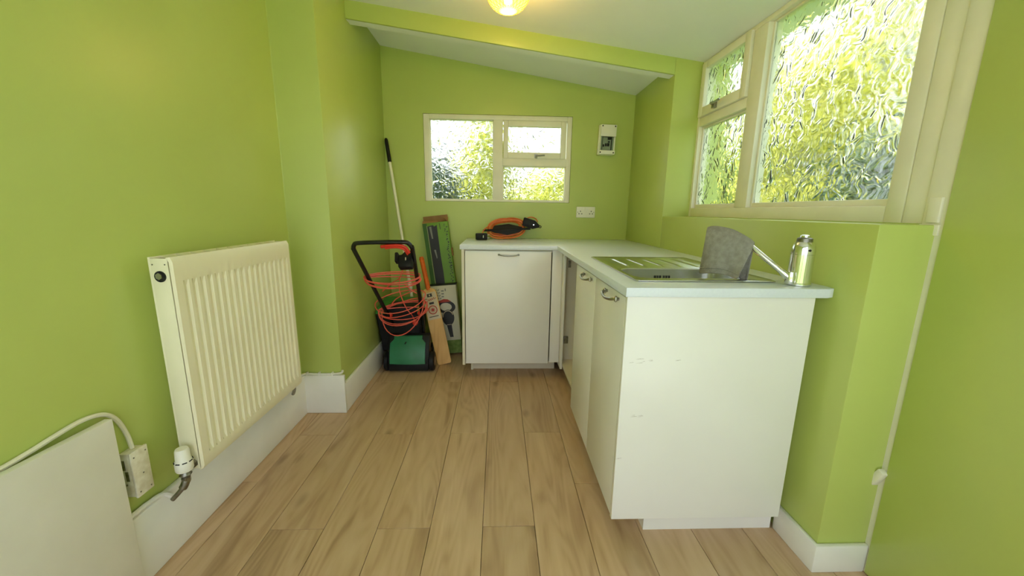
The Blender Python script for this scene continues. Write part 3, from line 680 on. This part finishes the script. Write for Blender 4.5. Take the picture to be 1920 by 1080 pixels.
for a in range(8):
    t = 2*math.pi*a/8; c, s = math.cos(t), math.sin(t)
    m.tube([(vx+.0225*c-.006*s, vy+.0225*s+.006*c, .337), (vx+.0225*c+.006*s, vy+.0225*s-.006*c, .337)], .0017, 6)
m.build('valve_slot', 'dark_hole', hd)

# ------------------------------------------------------------------ ceiling lamp
LX, LY = .036, 1.90
lz = zc_front(LX)
lamp = thing('ceiling_lamp', (LX, LY, lz), 'amber pressed-glass bowl lamp on the ceiling', 'lamp')
MB().lathe([(.06, .012), (.062, 0), (.058, -.01), (.05, -.014), (0, -.014)], (LX, LY, lz-.004), 32).build('ceiling_rose', 'white_plastic', lamp, smooth=True)
m = MB(); rows = []; nA, nP = 64, 16
for j in range(nP+1):
    t = j/nP; a = math.pi/2*t
    rr, zz_ = .108*math.cos(a)**.7 if t < 1 else .001, -.012-.138*math.sin(a)
    row = []
    for i in range(nA+1):
        th = 2*math.pi*i/nA
        k = .0022*math.cos(nA/4*th+j*math.pi/2)*math.cos(nA/4*th-j*math.pi/2)*(1 if t < .97 else 0)
        row.append((LX+(rr+k)*math.cos(th), LY+(rr+k)*math.sin(th), lz+zz_))
    rows.append(row)
m.grid(rows); m.build('glass_bowl', 'lamp_glass', lamp, smooth=True, merge=True)
m = MB()
for sg in (-1, 1):
    for i in range(22):
        pts = []
        for j in range(15):
            t = j/14*.86; a = math.pi/2*t; th = 2*math.pi*i/22+sg*1.5*t; rr = .109*math.cos(a)**.7
            pts.append((LX+rr*math.cos(th), LY+rr*math.sin(th), lz-.012-.138*math.sin(a)))
        m.tube(pts, .0011, 4)
m.build('lattice_ribs', 'lamp_rib', lamp, kind='stuff')
MB().lathe([(0, -.03), (.016, -.025), (.021, -.008), (.016, .01), (.011, .022), (.011, .04)], (LX, LY, lz-.09), 16).build('bulb', 'bulb', lamp, smooth=True)
pl = bpy.data.lights.new('lamp_light', 'POINT'); pl.energy = LAMP_POWER; pl.color = (1, .72, .38); pl.shadow_soft_size = .03
plo = bpy.data.objects.new('lamp_light', pl); COL.objects.link(plo); plo.parent = lamp; plo.location = (0, 0, -.13)

# ------------------------------------------------------------------ lawn mower
mw = thing('lawn_mower', (-.62, 2.65, 0), 'small green and black lawn mower with red lead on its handle', 'lawn mower')
def mx_(x, y): # mower is turned a little toward the wall
    return x
m = MB()
m.prism([(2.545, .012), (2.90, .012), (2.90, .10), (2.66, .13), (2.60, .12), (2.55, .07)], -.752, -.478, 'x')
m.build('deck', 'black_plastic', mw, bevel=.008)
m = MB(); m.prism([(2.545, .062), (2.563, .062), (2.66, .20), (2.64, .262), (2.612, .25), (2.56, .16)], -.752, -.472, 'x'); m.build('motor_surround', 'black_plastic', mw, bevel=.006)
rows = []
for j in range(9):
    t = j/8; z = .07+.18*t; y = 2.536+.012*t+.058*t**2
    wl = (-.738 if t < .78 else -.715); wr = (-.498 if t < .78 else -.522)
    row = []
    for i in range(13):
        s = i/12; x = wl+(wr-wl)*s; row.append((x, y-.010*math.sin(math.pi*s)-.004, z))
    rows.append(row)
m = MB(); m.grid(rows); rows_b = [[(p[0], p[1]+.03, p[2]) for p in r] for r in rows]; m.grid([list(reversed(r)) for r in rows_b])
nc = 13
for r in range(8):
    for e in (0, 12): m.add([rows[r][e], rows[r+1][e], rows_b[r+1][e], rows_b[r][e]], [(0, 1, 2, 3)])
m.add(rows[0]+rows_b[0], [(i, i+1, 14+i, 13+i) for i in range(12)]); m.add(rows[8]+rows_b[8], [(i, i+1, 14+i, 13+i) for i in range(12)])
mc = m.build('motor_cover', 'mower_green', mw, smooth=True, merge=True)
MB().cyl((-.628, 2.535, .215), (-.628, 2.562, .217), .004, 8).build('screw', 'dark_hole', mc)
for x0, x1 in ((-.785, -.752), (-.476, -.440)):
    for yy, rr, sh in ((2.60, .066, 0), (2.77, .07, .034)):
        m = MB(); q = sh if x0 < -.6 else -sh; a_, b_ = x0+q, x1+q
        m.lathe([(rr*.55, 0), (rr*.9, .001), (rr, .006), (rr, b_-a_-.006), (rr*.9, b_-a_-.001), (rr*.55, b_-a_)], (a_, yy, rr), 22, 'x'); wh = m.build('wheel', 'black_plastic', mw, smooth=True)
        MB().lathe([(rr*.5, -.001), (rr*.3, -.003), (0, -.004)], (a_, yy, rr), 16, 'x').build('hub', 'dull_metal', wh, smooth=True)
        MB().lathe([(rr*.5, .001), (rr*.3, .003), (0, .004)], (b_, yy, rr), 16, 'x').build('hub', 'dull_metal', wh, smooth=True)
# grass box
m = MB(); m.add([(-.815, 2.65, .12), (-.55, 2.65, .12), (-.55, 2.84, .12), (-.815, 2.84, .12), (-.842, 2.61, .415), (-.535, 2.63, .415), (-.535, 2.86, .45), (-.842, 2.86, .45)],
                [(0,3,2,1),(4,5,6,7),(0,1,5,4),(1,2,6,5),(2,3,7,6),(3,0,4,7)]); gb = m.build('grass_box', 'black_plastic', mw, bevel=.012, seg=3)
m = MB(); m.add([(-.846, 2.606, .40), (-.532, 2.626, .40), (-.532, 2.864, .43), (-.846, 2.864, .43), (-.835, 2.62, .442), (-.55, 2.64, .442), (-.55, 2.85, .475), (-.835, 2.85, .475)],
                [(0,3,2,1),(4,5,6,7),(0,1,5,4),(1,2,6,5),(2,3,7,6),(3,0,4,7)]); m.build('grass_box_lid', 'lid_green', mw, bevel=.008)
m = MB(); m.box(-.76, -.56, 2.60, 2.80, .395, .462); m.build('lid_panel', 'black_plastic', mw, bevel=.008)
# handle
hp = [(-.728, 2.66, .20), (-.729, 2.645, .30), (-.772, 2.45, .58), (-.812, 2.235, .865)]
top = [(-.814, 2.215, .893), (-.803, 2.2, .914), (-.78, 2.196, .924), (-.66, 2.195, .930), (-.53, 2.197, .932), (-.505, 2.2, .926), (-.490, 2.212, .905)]
hr = [(-.487, 2.235, .875), (-.505, 2.45, .60), (-.524, 2.645, .34), (-.524, 2.66, .20)]
hpts = hp[:-1]+[hp[-1]]+top+hr
MB().tube(smooth_path(hpts, 6), .0125, 12).build('handle', 'black_gloss', mw, smooth=True)
m = MB(); m.tube(smooth_path([(-.655, 2.195, .905), (-.58, 2.19, .912), (-.525, 2.195, .905), (-.505, 2.215, .87)], 6), .010, 8); m.tube(smooth_path([(-.63, 2.19, .896), (-.57, 2.185, .902), (-.53, 2.19, .893), (-.512, 2.21, .86)], 6), .005, 6); m.build('switch_lever', 'red_plastic', mw, smooth=True)
Rm = Matrix.Translation((-.525, 2.262, .822)) @ Matrix.Rotation(-.12, 4, 'Y') @ Matrix.Rotation(-.6, 4, 'X')
m = MB(Rm); m.prism([(-.05, -.05), (.028, -.055), (.032, .05), (-.005, .055), (-.03, .03), (-.052, .03)], -.025, .025, 'y'); sw = m.build('switch_box', 'black_plastic', mw, bevel=.008)
m = MB(Rm); m.box(-.072, -.052, -.02, .02, -.01, .052); m.build('switch_grip', 'black_plastic', sw, bevel=.006)
m = MB(Rm); m.box(-.008, -.002, -.0262, -.025, -.012, .006); m.build('switch_mark', 'print_pale', sw)
for p in ((-.737, 2.59, .40), (-.568, 2.60, .345), (-.535, 2.615, .41)):
    MB().lathe([(0, -.016), (.012, -.014), (.019, -.006), (.019, .006), (.012, .012), (0, .013)], p, 10, 'y').build('clamp_knob', 'red_plastic', mw, smooth=True)
# lead wound round the handle
random.seed(21)
def hl(t): # points of the two handle legs at fraction t from the foot
    A = Vector((-.729, 2.645, .30)).lerp(Vector((-.812, 2.235, .865)), t); B = Vector((-.524, 2.645, .34)).lerp(Vector((-.487, 2.235, .875)), t); return A, B
m = MB()
def loop(t0, tl, dx, dep, sag, tilt, ph=0):
    A, B = hl(t0); A2, B2 = hl(t0+tl)
    c = (A+B2)/2; ax = (B2-A)/2; ay = Vector((0, .75, .45)).normalized()
    ex_ = ax*(1+dx/ax.length); pts = []
    for i in range(32):
        a = 2*math.pi*i/32+ph
        p = c+ex_*math.cos(a)-ay*dep*math.sin(a)
        p.z -= sag*max(0, math.sin(a))+tilt*math.sin(a)
        p.y -= .012*max(0, math.sin(a))
        p.x = max(p.x, XL2+.012)
        pts.append(p)
    m.tube(pts, .0034, 6, closed=True)
for k in range(5): loop(.70+random.uniform(-.025, .02), random.uniform(-.05, .0), random.uniform(.014, .026), random.uniform(.03, .055), random.uniform(.015, .045), random.uniform(-.012, .012))
for k in range(4): loop(.30+random.uniform(-.07, .08), random.uniform(-.05, .06), random.uniform(.016, .05), random.uniform(.03, .07), random.uniform(.0, .06), random.uniform(-.02, .02))
loop(.24, .1, .03, .05, .155, .0); loop(.27, .02, .045, .05, .085, 0)
m.tube(smooth_path([(-.60, 2.37, .71), (-.61, 2.38, .62), (-.585, 2.42, .50), (-.57, 2.52, .42), (-.568, 2.59, .36)], 6), .0034, 6)
m.tube(smooth_path([(-.73, 2.43, .60), (-.66, 2.40, .66), (-.60, 2.35, .70), (-.565, 2.30, .76)], 6), .0034, 6)
m.tube(smooth_path([(-.58, 2.38, .66), (-.54, 2.36, .63), (-.505, 2.38, .60)], 6), .0034, 6)
m.tube(smooth_path([(-.72, 2.52, .47), (-.66, 2.48, .54), (-.59, 2.44, .58), (-.51, 2.40, .62)], 6), .0034, 6)
m.build('lead', 'red_cable', mw, smooth=True)

# ------------------------------------------------------------------ cricket bat
bt = Vector((-.384, 2.70, .004)); tp_ = Vector((-.562, 2.845, .772))
ez = (tp_-bt).normalized(); exv = Vector((1, 0, .10)); exv = (exv-ez*exv.dot(ez)).normalized(); eyv = ez.cross(exv)
BMt = Matrix(((exv.x, eyv.x, ez.x, bt.x), (exv.y, eyv.y, ez.y, bt.y), (exv.z, eyv.z, ez.z, bt.z), (0, 0, 0, 1)))
bat = thing('cricket_bat', bt, 'wooden cricket bat with orange grip leaning on the boxes', 'cricket bat')
Lb = (tp_-bt).length
m = MB(BMt); rows = []
hs = [(.0, .042, .012), (.006, .047, .016), (.02, .05, .02), (.12, .0515, .034), (.3, .0525, .028), (.46, .053, .02), (.525, .053, .018), (.545, .05, .017), (.557, .036, .016), (.565, .018, .015)]
for z, hw, th in hs:
    row = []
    for i in range(21):
        a = 2*math.pi*i/20
        c, s = math.cos(a), math.sin(a)
        x = hw*max(-1, min(1, 1.15*c)); y = (-.010 if s < 0 else th*(1-abs(x/hw)**1.5)+.004) if abs(s) > .12 else 0
        row.append((x, y, z))
    rows.append(row)
m.grid(rows); m.add(rows[0][:-1], [tuple(range(20))]); m.add(rows[-1][:-1], [tuple(range(20))])
m.build('blade', 'willow', bat, smooth=True, merge=True)
m = MB(BMt); n = 40; m.tube([(0, .002, .553+(Lb-.553)*i/n) for i in range(n+1)], [(.0165 if i < n-1 else .013)*(1+.03*math.cos(i*math.pi))*(1.02 if i < n-3 else 1.08) for i in range(n+1)], 14); m.build('grip', 'bat_grip', bat, smooth=True)
def flat(name, mat, polys, parent, Mt, y=-.0108, th=.0006, kind=None):
    m = MB(Mt)
    for P in polys: m.prism(P, y-th, y, 'y')
    return m.build(name, mat, parent, kind='stuff' if 'lettering' in name or 'script' in name or 'emblem' in name else None)
def ringp(cx, cz, r0, r1, n=24):
    return [[(cx+r0*math.cos(2*math.pi*i/n), cz+r0*math.sin(2*math.pi*i/n)), (cx+r1*math.cos(2*math.pi*i/n), cz+r1*math.sin(2*math.pi*i/n)), (cx+r1*math.cos(2*math.pi*(i+1)/n), cz+r1*math.sin(2*math.pi*(i+1)/n)), (cx+r0*math.cos(2*math.pi*(i+1)/n), cz+r0*math.sin(2*math.pi*(i+1)/n))] for i in range(n)]
def disc(cx, cz, rx, rz, n=24): return [(cx+rx*math.cos(2*math.pi*i/n), cz+rz*math.sin(2*math.pi*i/n)) for i in range(n)]
def rect(x0, x1, z0, z1): return [(x0, z0), (x1, z0), (x1, z1), (x0, z1)]
def stroke(pts, wd):
    res = []
    for (x0, z0), (x1, z1) in zip(pts[:-1], pts[1:]):
        dx, dz = x1-x0, z1-z0; L = math.hypot(dx, dz) or 1; nx, nz = -dz/L*wd/2, dx/L*wd/2
        res.append([(x0-nx, z0-nz), (x1-nx, z1-nz), (x1+nx, z1+nz), (x0+nx, z0+nz)])
    return res
flat('sticker', 'print_pale', [rect(-.047, .047, .335, .535)], bat, BMt, -.0102)
flat('sticker_emblem', 'print_red', ringp(.002, .405, .026, .033)+[disc(.002, .405, .012, .012)]+ringp(.002, .405, .016, .018), bat, BMt)
C = [(.001+.012*math.cos(a)-.032, .480+.012*math.sin(a)) for a in [.7+i*.35 for i in range(15)]]
flat('sticker_script', 'print_red', stroke(C, .004)+stroke([(-.02, .476), (-.012, .486), (-.008, .474), (0, .488), (.004, .475), (.012, .49), (.016, .478), (.026, .494), (.03, .48), (.044, .49)], .0032)+stroke([(-.046, .466), (-.034, .468)], .004), bat, BMt)
for R4 in (rect(-.018, .018, .502, .526), rect(-.014, .02, .447, .462)): flat('sticker_badge', 'print_black', [R4], bat, BMt)
flat('sticker_badge_mark', 'print_pale', [rect(-.004, .004, .508, .52)], bat, BMt, -.0113)
flat('sticker_line', 'print_black', [rect(-.034, .034, .3535, .359)], bat, BMt)

# ------------------------------------------------------------------ cardboard boxes
def box_frame(base, ang, lean):
    return Matrix.Translation(base) @ Matrix.Rotation(ang, 4, 'Y') @ Matrix.Rotation(lean, 4, 'X')
# white box with a leaf blower printed on it
BM = box_frame((-.375, 2.875, .017), -.085, -.03)
wbx = thing('tool_box', (-.37, 2.92, 0), 'white cardboard box printed with a black leaf blower behind the bat', 'box')
MB(BM).box(-.104, .102, 0, .085, 0, .535).build('carton', 'box_white', wbx, bevel=.002)
MB(BM).box(-.105, .103, -.0008, .086, .0, .105).build('printed_grass_band', 'box_grass', wbx)
MB(BM).box(-.106, .104, .004, .088, .535, .54).build('dark_lid', 'print_black', wbx)
F = lambda name, mat, P, y=-.0009: flat(name, mat, P, wbx, BM, y, .0006)
oval = ringp(0, 0, .5, 1, 24)
def sc(polys, cx, cz, sx, sz, rot=0):
    c, s = math.cos(rot), math.sin(rot); return [[(cx+(x*sx)*c-(z*sz)*s, cz+(x*sx)*s+(z*sz)*c) for x, z in P] for P in polys]
F('printed_blower', 'print_black', sc(ringp(0, 0, .62, 1, 28), .012, .37, .072, .05, -.1)+sc([disc(0, 0, 1, 1)], .022, .285, .046, .062)+[[(.004, .235), (.042, .235), (.048, .13), (.022, .13)]])
F('printed_blower_red', 'print_red', [[(-.062, .395), (-.04, .418), (.0, .432), (.03, .428), (.056, .41), (.03, .408), (-.02, .406)]], -.0014)
F('printed_blower_ring', 'print_pale', sc(ringp(0, 0, .88, 1, 20)[1:10], .022, .29, .042, .052), -.0016)
F('printed_nozzle_band', 'print_pale', [rect(.008, .04, .228, .232)], -.0016)
random.seed(9); L = []
for r in range(4):
    for c in range(3): x = -.075+c*.018+r*.004; z = .50-r*.022; L += stroke([(x, z), (x+.012, z+.008)], .006)
for r in range(3): L.append(rect(-.012, .004+.008*random.random(), .49-r*.022, .50-r*.022))
L.append(rect(.016, .024, .492, .512))
F('printed_lettering', 'print_grey', L)
# tall green box
BM2 = box_frame((-.358, 2.978, .02), -.122, -.008)
gbx = thing('tool_box', (-.38, 3.02, 0), 'tall open green cardboard box printed with a black tool by the back wall', 'box')
HB = 1.005
m = MB(BM2); m.box(-.094, .094, 0, .07, 0, HB); m.build('carton', 'box_green', gbx, bevel=.002)
m = MB(BM2); m.box(-.0945, -.062, -.0006, .0705, 0, HB-.002); m.build('printed_side', 'box_green_dark', gbx)
m = MB(BM2); m.box(-.094, .094, .066, .069, HB, HB+.05); m.add([(.094, .005, HB), (.094, .066, HB), (.098, .064, HB+.03), (.07, .03, HB+.028)], [(0, 1, 2, 3)]); m.add([(-.094, .0, HB), (.03, .0, HB), (.02, .012, HB-.0+.012), (-.09, .012, HB+.02)], [(0, 1, 2, 3)]); m.build('flap', 'card_brown', gbx)
G = lambda name, mat, P, y=-.0009: flat(name, mat, P, gbx, BM2, y, .0006)
G('printed_tool', 'print_black', [[(-.06, HB-.025), (-.016, HB-.018), (-.008, HB-.03), (.013, HB-.02), (.01, .75), (.013, .62), (.009, .40), (-.056, .40), (-.058, .62)]])
for P in ([(-.046, HB-.03), (-.03, HB-.028), (-.028, HB-.12), (-.038, HB-.12)], [(-.034, .80), (-.02, .80), (-.016, .74), (-.022, .73)]): G('printed_tool_shine', 'print_grey', [P], -.0016)
G('printed_border', 'print_pale', stroke([(-.063, HB-.02), (-.061, .1)], .002)+[rect(-.09, .092, .50, .505)])
L = []; random.seed(4)
for i in range(46):
    z = HB-.02-i*.012; x = .066+random.uniform(-.004, .014)
    L += stroke([(x, z), (x+random.uniform(.004, .014), z+random.uniform(-.008, .008))], .006)
G('printed_lettering', 'print_black', L+stroke([(.034, HB-.01), (.036, HB-.055)], .004))
m = MB(BM2); m.box(.0945, .104, .01, .04, .74, .80); m.build('torn_patch', 'card_brown', gbx)

# ------------------------------------------------------------------ broom pole
p0, p1 = Vector((-.606, 2.935, .012)), Vector((-.829, 3.035, 1.622))
pole = thing('broom_pole', p0, 'cream pole with a black end cap leaning in the back corner', 'pole')
MB().tube([p0, p0.lerp(p1, .36), p0.lerp(p1, .9)], .0115, 12).build('shaft', 'pole', pole, smooth=True)
MB().tube([p0.lerp(p1, .895), p0.lerp(p1, .985), p0.lerp(p1, .996), p1], [.014, .0135, .011, .005], 12).build('end_cap', 'black_plastic', pole, smooth=True)
MB().tube([p0.lerp(p1, .30), p0.lerp(p1, .315), p0.lerp(p1, .35), p0.lerp(p1, .355)], [.013, .017, .015, .0125], 12).build('collar', 'pole', pole, smooth=True)

# ------------------------------------------------------------------ garden outside
box('ground', 'grass', (-12, 14, -14, 16, -.4, -.25), kind='structure')
box('bounce_patio', 'outside', (-1.3, 1.4, -4.2, YF-.16, -.25, -.1), kind='structure')  # unseen pale slab, added to bounce daylight up through the rear doors
def shrub(name, c, r, n, mat, label, seed, leaf=.09):
    random.seed(seed); m = MB()
    for i in range(n):
        th = random.uniform(0, 2*math.pi); ph = math.acos(random.uniform(-1, 1)); k = random.uniform(.55, 1.0)+.16*math.sin(3*th)*math.sin(2*ph)
        p = Vector((c[0]+r[0]*k*math.sin(ph)*math.cos(th), c[1]+r[1]*k*math.sin(ph)*math.sin(th), max(-.22, c[2]+r[2]*k*math.cos(ph))))
        a = Vector((random.gauss(0, 1), random.gauss(0, 1), random.gauss(0, 1))).normalized(); b2 = a.orthogonal().normalized()
        L = leaf*random.uniform(.7, 1.4); W = L*.45
        m.add([p-a*L, p-b2*W, p+a*L, p+b2*W], [(0, 1, 2, 3)])
    root = thing(name, (c[0], c[1], -.25), label, 'shrub', 'garden shrubs beyond the windows')
    m.build('foliage', mat, root)
    t = MB(); t.tube([(c[0], c[1], -.25), (c[0]+.03, c[1], c[2]*.5), (c[0], c[1]+.04, c[2])], [.06, .05, .03], 8); t.build('stem', 'card_brown', root)
for a in (
    ((3.7, 4.9, 1.5), (.62, .75, 1.7), 2600, 'leaf_yellow', 'tall yellow-green shrub beyond the tall pane of the sink window', 1, .11),
    ((3.2, 3.1, .8), (.5, .5, 1.0), 1800, 'leaf_dark', 'low dark green shrub beyond the sink window near the door', 2, .10),
    ((3.8, 6.9, 1.0), (.7, .75, 1.3), 2200, 'leaf_mid', 'mid-green shrub beyond the small panes of the sink window', 3, .11),
    ((5.9, 5.6, 2.6), (.75, 1.95, 3.1), 5000, 'leaf_yellow', 'broad yellow-green hedge shrub at the back of the side garden', 6, .13),
    ((5.6, 2.4, 1.6), (.7, .75, 2.0), 2200, 'leaf_mid', 'tall mid-green shrub at the back of the side garden', 7, .12),
    ((-.95, 5.2, .8), (.55, .5, 1.0), 2600, 'leaf_dark', 'dark green shrub beyond the left pane of the back window', 4, .09),
    ((-.2, 6.6, 1.2), (.5, .45, 1.5), 2600, 'leaf_yellow', 'sunlit yellow-green shrub beyond the back window mullion', 5, .09),
    ((.85, 5.4, .75), (.62, .5, 1.0), 2800, 'leaf_yellow', 'low yellow-green shrub beyond the right panes of the back window', 8, .09)):
    shrub('garden_shrub', *a)
